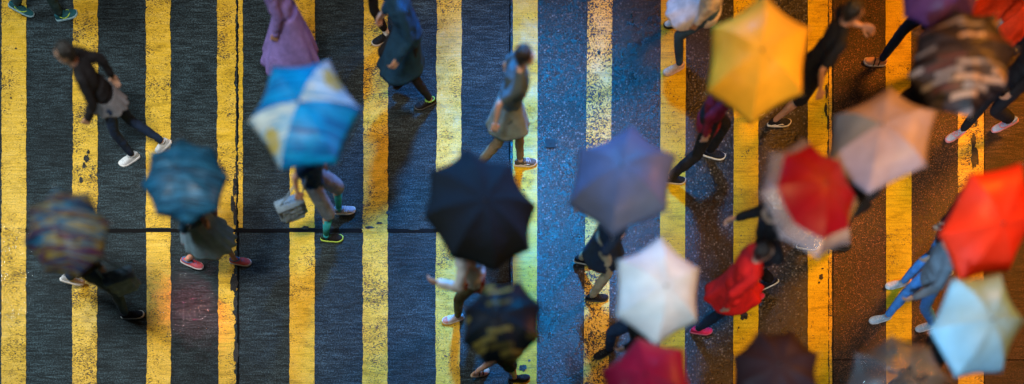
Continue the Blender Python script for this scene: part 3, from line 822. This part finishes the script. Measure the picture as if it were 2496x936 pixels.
    return root, dict(P=P, sh=sh, wr=[a[2] for a in AR], el=[a[1] for a in AR], F=F, S=S, loc=loc)

# ------------------------------------------------------------------ cloths
DENIM = fabric((.035, .085, .17)); DENIM_D = fabric((.012, .03, .075)); DENIM_B = fabric((.07, .28, .75))
BLACK = fabric((.010, .010, .013)); NAVY = fabric((.010, .022, .050)); GREY = fabric((.17, .20, .24)); KHAKI = fabric((.30, .26, .18))
# canopies
C = {}
C['multi'] = canopy_mat('many coloured streaks', streaks([(.002, .006, .015), (.004, .06, .15), (.09, .008, .022), (.004, .008, .02), (.004, .10, .22), (.20, .15, .02), (.004, .008, .02), (.09, .01, .04), (.004, .07, .18), (.004, .005, .015)], 1.3, 12, .14), coat=.1)
C['navy_lines'] = canopy_mat('navy with blue lines', streaks([(.003, .015, .03), (.004, .04, .09), (.01, .12, .27), (.003, .014, .03), (.03, .20, .40), (.003, .018, .04), (.01, .10, .22)], .9, 15, .03), coat=.15)
C['blue'] = canopy_mat('blue print', streaks([(.0, .06, .22), (.0, .17, .55), (.0, .38, .85), (.0, .10, .36)], 1.6, 18, .17))
C['blue_white'] = canopy_mat('white print', streaks([(.0, .20, .52), (.42, .60, .70), (.58, .68, .72), (.10, .36, .62), (.50, .64, .70), (.30, .50, .66)], 1.6, 15, .17))
C['blue_yellow'] = canopy_mat('ochre print', streaks([(.45, .45, .30), (.42, .36, .05), (.60, .60, .50)], 2.5, 18, .17))
C['black'] = canopy_mat('blue black nylon', lambda nt: (.003, .010, .018), .08, .0, .8)
C['lavender'] = canopy_mat('slate lavender nylon', lambda nt: (.10, .13, .23), .2, .15)
C['yellow'] = canopy_mat('golden yellow nylon', lambda nt: (.95, .62, .05), .3)
C['white'] = canopy_mat('white lined nylon', streaks([(.66, .78, .86), (.80, .87, .92), (.72, .82, .89)], 1.0, 30, 0), .25)
C['crimson'] = canopy_mat('crimson nylon', lambda nt: (.50, .010, .075), .3)
C['brown'] = canopy_mat('dark brown nylon', lambda nt: (.030, .013, .018), .1, .05, .7)
C['red'] = canopy_mat('red nylon', lambda nt: (.28, .003, .014), .25)
C['peach'] = canopy_mat('pale nylon painted warm lit', lambda nt: (.42, .32, .37), .3)  # warm light on a whitish canopy, put into its colour
C['pale_unlit'] = canopy_mat('pale nylon painted unlit', lambda nt: (.25, .27, .32), .3)  # same canopy without the warm light in its colour
C['purple'] = canopy_mat('purple nylon', lambda nt: (.12, .05, .24), .3)
C['plaid'] = canopy_mat('dark print of grey dashes', dashes((.012, .010, .016), [(.05, .04, .05), (.20, .17, .19), (.10, .035, .04), (.50, .36, .30), (.02, .02, .03), (.30, .28, .32)], 3.6, 15, 0, .03), coat=.15)
C['orange'] = canopy_mat('orange red nylon', lambda nt: (.78, .035, .010), .3)
C['teal'] = canopy_mat('pale teal nylon', lambda nt: (.32, .62, .82), .35)
C['olive_dash'] = canopy_mat('navy print of olive dashes', dashes((.005, .014, .028), [(.006, .02, .035), (.006, .018, .03), (.12, .12, .035), (.012, .03, .03), (.30, .28, .07)], 3.4, 14, .12, -.06), coat=.1)
C['clear'] = plastic_mat('clear plastic', (.22, .24, .28), .06)
C['clear_rim'] = plastic_mat('milky plastic rim', (.55, .46, .50), .26)

# ------------------------------------------------------------------ the people, from left to right
person('person at the top left in dark trousers and teal shoes with a lime mark', (128, 28), 0,
       [(158, 38, 0, 'teal_lime', 20), (52, 18, .10, 'teal_lime')], top=dict(mat=BLACK), bottom=dict(mat=fabric((.02, .05, .06))))
person('person in a black jacket, jeans and white trainers near the left edge, no umbrella', (338, 372), 190,
       [(318, 387, 0, 'white', 205), (392, 352, .10, 'white', 185)], H=1.66, sex='f',
       top=dict(mat=BLACK, skirt=dict(hem=.84, r=.17, mat=fabric((.16, .17, .20)), name='shirt_hem')), bottom=dict(mat=DENIM_D, w=.85), hair=((.010, .009, .009), 'short'),
       arms={'L': (.16, .06, -.46), 'R': (-.22, .06, -.42)})
olv, pi = person('person in an olive coat, jeans and black shoes under the multicoloured streaked umbrella', (292, 742), 15,
       [(318, 768, 0, 'black_white', 8), (178, 678, .16, 'white', 20, 45)], H=1.74,
       top=dict(mat=fabric((.022, .022, .012)), name='coat', hem=.16), bottom=dict(mat=DENIM, w=.95), arms={'L': (-.44, .12, -.20)}, hold='R',
       umb=dict(px=162, py=568, z=1.95, R=.47, n=8, spin=12, mats=C['multi'], label='dark umbrella printed with blue, maroon and ochre streaks at the lower left'))
person('person in a pale blue skirt and pink shoes under the navy lined umbrella', (532, 640), 0,
       [(583, 637, 0, 'pink', -3), (468, 640, .07, 'pink', -8, 18)], H=1.60, sex='f',
       top=dict(mat=fabric((.02, .07, .13))), bottom=dict(kind='none', skirt=dict(hem=.52, r=.27, mat=fabric((.16, .27, .36)), n=13)), hair=((.012, .01, .01), 'long'),
       skin=(.58, .36, .27), umb=dict(px=450, py=441, z=1.80, R=.475, n=8, spin=5, mats=C['navy_lines'], label='navy umbrella with fine blue lines between the second and fourth stripes'))
lav, li = person('person in a long lavender coat at the top beside the blue and white umbrella', (742, 190), 180,
       [(752, 196, 0, 'black', 190), (706, 208, .05, 'black', 180)], H=1.68, sex='f', top=dict(mat=fabric((.22, .17, .50)), name='coat',
       skirt=dict(hem=.36, r=.33, mat=fabric((.22, .17, .50)), n=9, name='coat_tail')), bottom=dict(mat=BLACK, w=.8), hair=((.02, .012, .01), 'long'))
blu, bi = person('person in grey shorts, teal leggings and lime soled shoes under the blue and white umbrella', (797, 552), 5,
       [(805, 580, 0, 'black_lime', 2), (836, 512, .05, 'grey_three', 12, 8)], H=1.68, sex='f', top=dict(mat=fabric((.008, .05, .16)), sleeve='short'),
       bottom=dict(kind='shorts', mat=fabric((.20, .26, .34)), len=1.0), sock=(fabric((.03, .42, .50)), .30), skin=(.56, .34, .25), hair=((.012, .01, .01), 'tail'), arms={'L': (-.05, .05, -.48), 'R': (-.26, .10, -.34)}, hold='L',
       umb=dict(px=742, py=281, z=1.98, R=.605, n=6, spin=4, mats=[C['blue'], C['blue_white'], C['blue_yellow']], dome=.28,
                gore=lambda g, t, u: (2 if (t - .82) ** 2 / .03 + (u - .62) ** 2 / .06 < 1 else 1) if g in (0, 3) else 0, label='large blue umbrella with two white panels'))
person('person in a long dark blue coat and lime collared black shoes at the top centre', (1012, 222), 200,
       [(1041, 252, 0, 'black_lime_trim', 197), (978, 190, .16, 'black', 200)], H=1.72, top=dict(mat=fabric((.008, .045, .10)), name='coat', w=1.1,
       skirt=dict(hem=.50, r=.26, mat=fabric((.008, .045, .10)), n=7, pl=.04, name='coat_tail')), bottom=dict(mat=BLACK, w=.8), arms={'L': (.14, .14, -.42), 'R': (.10, .1, -.44)})
person('person in black trousers and white socks at the top edge left of the blue coat', (925, 80), 205,
       [(936, 93, 0, 'black_pale_sole', 203), (985, 40, .10, 'black', 205)], H=1.70, top=dict(mat=BLACK), bottom=dict(mat=BLACK, w=.8, cuff=.11), sock=(fabric((.7, .7, .72)), .06))
person('person in a grey shirt and grey shoes with a white wave above the black umbrella', (1238, 388), 0,
       [(1277, 397, 0, 'grey_wave', 5), (1172, 410, .08, 'grey_wave', 0)], H=1.70, top=dict(mat=fabric((.06, .10, .13)), sleeve='short', name='shirt', w=1.12, hem=.12, skirt=dict(hem=.66, r=.20, mat=fabric((.18, .25, .28)), n=5, pl=.03, name='tied_shirt')),
       bottom=dict(mat=fabric((.20, .17, .12)), w=.85, cuff=.05), skin=(.60, .42, .36), hair=((.012, .01, .01), 'short'), arms={'L': (-.12, .12, -.46), 'R': (-.26, .12, -.38)})
blk, ki = person('person in a white shirt and olive trousers with white shoes under the black umbrella', (1158, 762), 180,
       [(1108, 776, 0, 'white_pink', 192), (1215, 742, .08, 'white_pink', 180)], H=1.66, sex='f', top=dict(mat=fabric((.62, .66, .70)), name='shirt', w=1.05), bottom=dict(mat=fabric((.10, .09, .05)), w=.9),
       arms={'L': (.30, .10, -.22)}, hold='R', umb=dict(px=1172, py=514, z=1.95, R=.635, n=8, spin=14, mats=C['black'], dome=.26, label='black umbrella at the centre of the crossing'))
person('person with bare legs at the bottom under the umbrella with olive dashes', (1222, 930), 0,
       [(1262, 923, 0, 'black', 8), (1172, 905, .06, 'beige_sandal', 30, 25)], H=1.62, sex='f', top=dict(mat=BLACK), bottom=dict(kind='shorts', mat=BLACK, len=.8), skin=(.56, .36, .28), hair=((.02, .01, .01), 'long'),
       umb=dict(px=1222, py=788, z=1.82, R=.46, n=8, spin=20, mats=C['olive_dash'], label='navy umbrella with olive dashes at the bottom centre'))
person('person in a navy coat and khaki trousers under the slate lavender umbrella', (1452, 690), 5,
       [(1450, 726, 0, 'black', 3), (1423, 634, .03, 'black_pale_sole', 0, 4)], H=1.72, top=dict(mat=NAVY, name='coat', hem=.12, skirt=dict(hem=.58, r=.24, mat=NAVY, n=5, pl=.03, name='coat_tail')), bottom=dict(mat=KHAKI, w=.9),
       arms={'L': (-.36, .12, -.22)}, hold='R', skin=(.6, .40, .34), umb=dict(px=1516, py=440, z=1.95, R=.605, n=6, spin=80, mats=C['lavender'], label='slate lavender umbrella right of centre'))
person('person in a long white top, jeans and white trainers left of the yellow umbrella', (1694, 140), 180,
       [(1648, 52, .02, 'white_dark_sole', 190, 6), (1646, 167, 0, 'cream', 200)], H=1.66, sex='f', top=dict(mat=fabric((.62, .58, .60)), w=1.1, hem=.12, skirt=dict(hem=.62, r=.26, mat=fabric((.62, .58, .60)), n=7, pl=.04, name='top_hem')),
       bottom=dict(mat=DENIM, w=.85), hair=((.02, .012, .01), 'long'))
person('person in a crimson jumper and black trousers under the yellow umbrella', (1692, 400), 5,
       [(1737, 376, 0, 'black_white', -8), (1640, 438, 0, 'black_pale_sole', 0)], H=1.68, top=dict(mat=fabric((.20, .012, .035)), hem=.16, w=1.05, name='jumper'), bottom=dict(mat=BLACK), skin=(.5, .3, .2),
       arms={'L': (-.1, .1, -.46), 'R': (-.2, .1, -.4)}, hold='L', umb=dict(px=1846, py=148, z=1.97, R=.58, n=6, spin=28, mats=C['yellow'], label='golden yellow umbrella near the top'))
person('person in a black T-shirt and black shorts right of the yellow umbrella', (1925, 300), 0,
       [(1895, 299, 0, 'black_wave', 5), (1842, 262, .10, 'black_wave', 0)], H=1.74, top=dict(mat=BLACK, sleeve='short', name='t_shirt'), bottom=dict(kind='shorts', mat=BLACK, len=.95), skin=(.50, .27, .17), hair=((.01, .009, .009), 'short'),
       arms={'L': (.34, .06, -.24), 'R': (-.05, .14, -.46)}, lean=.04)
wht, wi = person('person in dark blue trousers under the white umbrella', (1530, 880), 185,
       [(1476, 858, .03, 'black', 200, 10), (1566, 912, .04, 'black', 180)], H=1.70, top=dict(mat=BLACK), bottom=dict(mat=DENIM_D, w=.95), arms={'L': (.1, .1, -.4)},
       umb=dict(px=1604, py=712, z=1.93, R=.535, n=6, spin=30, mats=C['white'], label='white umbrella between the red coat and the slate lavender umbrella'))
red, ri = person('person in a bright red coat and hot pink shoes right of the white umbrella', (1738, 792), 5,
       [(1838, 722, .05, 'hot_pink', 0, 4), (1706, 806, .0, 'hot_pink', 0)], H=1.66, sex='f', top=dict(mat=fabric((.62, .012, .012)), name='coat', w=1.25, hem=.10, skirt=dict(hem=.66, r=.27, mat=fabric((.62, .012, .012)), n=6, pl=.05, name='coat_tail')),
       bottom=dict(mat=NAVY, w=.9), hair=((.012, .009, .009), 'short'), arms={'L': (.20, .10, -.40), 'R': (-.20, .10, -.42)})
person('person in black with a blue sleeve under the red umbrella', (1812, 712), 180,
       [(1776, 705, 0, 'black', 180), (1868, 690, .10, 'black_white', 185)], H=1.70, top=dict(mat=BLACK, w=1.1), bottom=dict(mat=BLACK), hold='L', arms={'R': (.28, .12, -.36)},
       umb=dict(px=1974, py=484, z=1.95, R=.635, n=8, spin=8, mats=[C['red'], C['clear_rim']], gore=lambda g, t: 1 if t > .80 else 0, label='red umbrella with a milky see-through rim'))
person('person in dark clothes under the pale umbrella painted warm lit behind the red umbrella', (1996, 606), 0,
       [(1966, 598, .03, 'black_white', 0), (2044, 600, .0, 'black', 0)], H=1.68, top=dict(mat=BLACK), bottom=dict(mat=BLACK),
       umb=dict(px=2143, py=342, z=1.95, R=.585, n=6, spin=18, mats=[C['peach'], C['pale_unlit']], gore=lambda g, t: 1 if g == 2 else 0, label='pale umbrella with warm light painted in as peach, one panel left grey'))
person('person in black under the dark umbrella with grey dashes', (2128, 400), 0,
       [(2150, 390, 0, 'black', 0), (2090, 405, .08, 'black', 0)], H=1.72, top=dict(mat=BLACK, w=1.15), bottom=dict(mat=BLACK),
       umb=dict(px=2345, py=152, z=1.92, R=.56, n=8, spin=10, mats=C['plaid'], label='dark umbrella printed with grey and peach dashes at the upper right'))
person('person in navy jeans and strappy sandals under the purple umbrella at the top', (2200, 165), 180,
       [(2137, 151, 0, 'sandal', 172), (2280, 150, .10, 'sandal', 180)], H=1.66, sex='f', top=dict(mat=BLACK), bottom=dict(mat=fabric((.008, .035, .12)), w=.95),
       umb=dict(px=2306, py=-66, z=1.86, R=.50, n=8, spin=0, mats=C['purple'], label='purple umbrella at the top edge'))
person('person in black with grey and coral shoes below the umbrella with grey dashes', (2392, 310), 185,
       [(2334, 327, 0, 'grey_coral', 207), (2450, 300, .12, 'grey_coral', 185)], H=1.72, top=dict(mat=BLACK, w=1.1), bottom=dict(mat=fabric((.008, .010, .016))), hold='R')
rdd, di = person('person in a long orange red dress and sandals in the top right corner', (2398, 122), 180,
       [(2484, 72, .0, 'beige_sandal', 190), (2350, 130, .0, 'beige_sandal', 180)], H=1.64, sex='f', top=dict(mat=fabric((.70, .05, .012)), name='dress_top'), bottom=dict(kind='none', skirt=dict(hem=.30, r=.36, mat=fabric((.70, .05, .012)), n=9, name='dress_skirt')), hair=((.012, .01, .01), 'long'))
gry, gi = person('person in a grey jacket and blue jeans between the orange red and pale teal umbrellas', (2190, 768), 180,
       [(2150, 776, 0, 'pale_blue', 190), (2262, 792, .08, 'pale_blue', 180)], H=1.68, top=dict(mat=fabric((.13, .16, .20)), w=1.15, hood=True), bottom=dict(mat=DENIM_B, w=.9), hair=((.012, .01, .01), 'short'), arms={'L': (.15, .1, -.44), 'R': (-.25, .1, -.40)})
person('person in black with blue jeans and white shoes under the orange red umbrella', (2222, 683), 180,
       [(2190, 692, 0, 'white', 188), (2292, 668, .12, 'white', 180)], H=1.68, top=dict(mat=BLACK, w=1.1), bottom=dict(mat=DENIM_B, w=.85), hold='R', arms={'L': (.12, .08, -.45)},
       umb=dict(px=2412, py=546, z=1.93, R=.57, n=6, spin=10, mats=C['orange'], label='orange red umbrella at the right edge'))
person('person in black under the pale teal umbrella at the bottom right', (2178, 958), 180,
       [(2140, 962, 0, 'black', 180), (2230, 955, .08, 'black', 180)], H=1.70, top=dict(mat=BLACK, w=1.1), bottom=dict(mat=BLACK), arms={'R': (.34, .05, -.30), 'L': (.34, .05, -.30)}, hold='R',
       umb=dict(px=2382, py=795, z=1.95, R=.565, n=6, spin=8, mats=C['teal'], label='pale teal umbrella at the lower right edge'))
person('person in dark clothes below the bottom edge holding the crimson umbrella', (1512, 1085), 0,
       [(1540, 1085, 0, 'black', 0), (1470, 1095, .08, 'black', 0)], top=dict(mat=NAVY), bottom=dict(mat=BLACK),
       umb=dict(px=1576, py=932, z=1.95, R=.50, n=6, spin=40, mats=C['crimson'], label='crimson umbrella at the bottom edge'))
person('person in dark clothes below the bottom edge holding the dark brown umbrella', (1752, 1068), 0,
       [(1790, 1065, 0, 'black', 0), (1710, 1075, .08, 'black', 0)], top=dict(mat=BLACK), bottom=dict(mat=BLACK),
       umb=dict(px=1890, py=908, z=1.95, R=.48, n=8, spin=22, mats=C['brown'], label='dark brown umbrella at the bottom edge'))
person('person in dark clothes below the bottom edge holding the clear umbrella', (1998, 1090), 0,
       [(2030, 1090, 0, 'black', 0), (1950, 1095, .08, 'black', 0)], top=dict(mat=GREY), bottom=dict(mat=BLACK),
       umb=dict(px=2183, py=938, z=1.93, R=.54, n=8, spin=4, mats=C['clear'], label='clear plastic umbrella at the bottom edge'))

# ------------------------------------------------------------------ bags
def bag(label, ctr, ax, size, mat, strap_to=None, cat='bag', name='shoulder_bag', flap=True):
    """soft bag: rounded body, flap, strap; ax = its long direction"""
    ax = Vector(ax).normalized(); sd = Vector((0, 0, 1)).cross(ax).normalized(); up = Vector((0, 0, 1)); ctr = Vector(ctr)
    root = bpy.data.objects.new(name, None); COL.objects.link(root); root.location = ctr; tag(root, label, cat)
    l, w_, h_ = size; bm = bmesh.new()
    for i in (-1, 1):
        for k in (-1, 1):
            for j in (-1, 1):
                pass
    pts = []
    m = Matrix.Identity(4)
    for i in range(3): m[i][0] = ax[i] * l; m[i][1] = sd[i] * w_; m[i][2] = up[i] * h_
    bmesh.ops.create_cube(bm, size=1, matrix=m); bmesh.ops.bevel(bm, geom=bm.edges[:], offset=min(size) * .35, segments=3, affect='EDGES')
    link('bag_body', remesh(bm, .011, 2, .007, 10, seed=int(ctr.x * 10)), mat, root)
    if strap_to is not None:
        bm = bmesh.new(); t = Vector(strap_to) - ctr
        for s in (-1, 1):
            a = ax * l * .42 * s + up * h_ * .4
            chain(bm, [(a, .010), (a.lerp(t, .5) + sd * .01 * s, .009), (t, .009)], 1, 8)
        from_bm('strap', bm, mat, root)
    if flap:
        bm = bmesh.new(); m2 = m.copy()
        mm = Matrix.Translation(up * h_ * .42) @ m @ Matrix.Diagonal((1.04, 1.06, .22, 1))
        bmesh.ops.create_cube(bm, size=1, matrix=mm); bmesh.ops.bevel(bm, geom=bm.edges[:], offset=min(size) * .08, segments=2, affect='EDGES')
        from_bm('flap', bm, mat, root)
    return root
def shp(info, i, f=0, o=0, z=0): return info['sh'][i] + info['F'] * f + info['S'] * o + Vector((0, 0, z))
bag('blue grey cloth bag hanging behind the olive coat', gp(300, 690, .72), (.9, .3, 0), (.36, .14, .32), fabric((.15, .26, .38)), shp(pi, 1, 0, 0, .05))
bag('pale grey and blue tote bag carried below the blue and white umbrella', gp(712, 512, .62), (.9, .35, 0), (.34, .13, .30), fabric((.22, .30, .38)), shp(bi, 1, 0, 0, .06))
bag('rust orange shoulder bag below the black umbrella', gp(1152, 694, .80), (1, .1, 0), (.28, .13, .26), fabric((.30, .045, .012)), shp(ki, 0, 0, 0, .06))
bag('orange yellow bag worn across the bright red coat', gp(1818, 690, .98), (1, 0, 0), (.22, .09, .14), fabric((.70, .30, .03)), shp(ri, 1, 0, 0, .06))
bag('pale blue paper bag beside the orange red dress', gp(2424, 82, .45), (.8, .6, 0), (.20, .09, .26), fabric((.22, .34, .62)), di['wr'][0], name='paper_bag', flap=False)
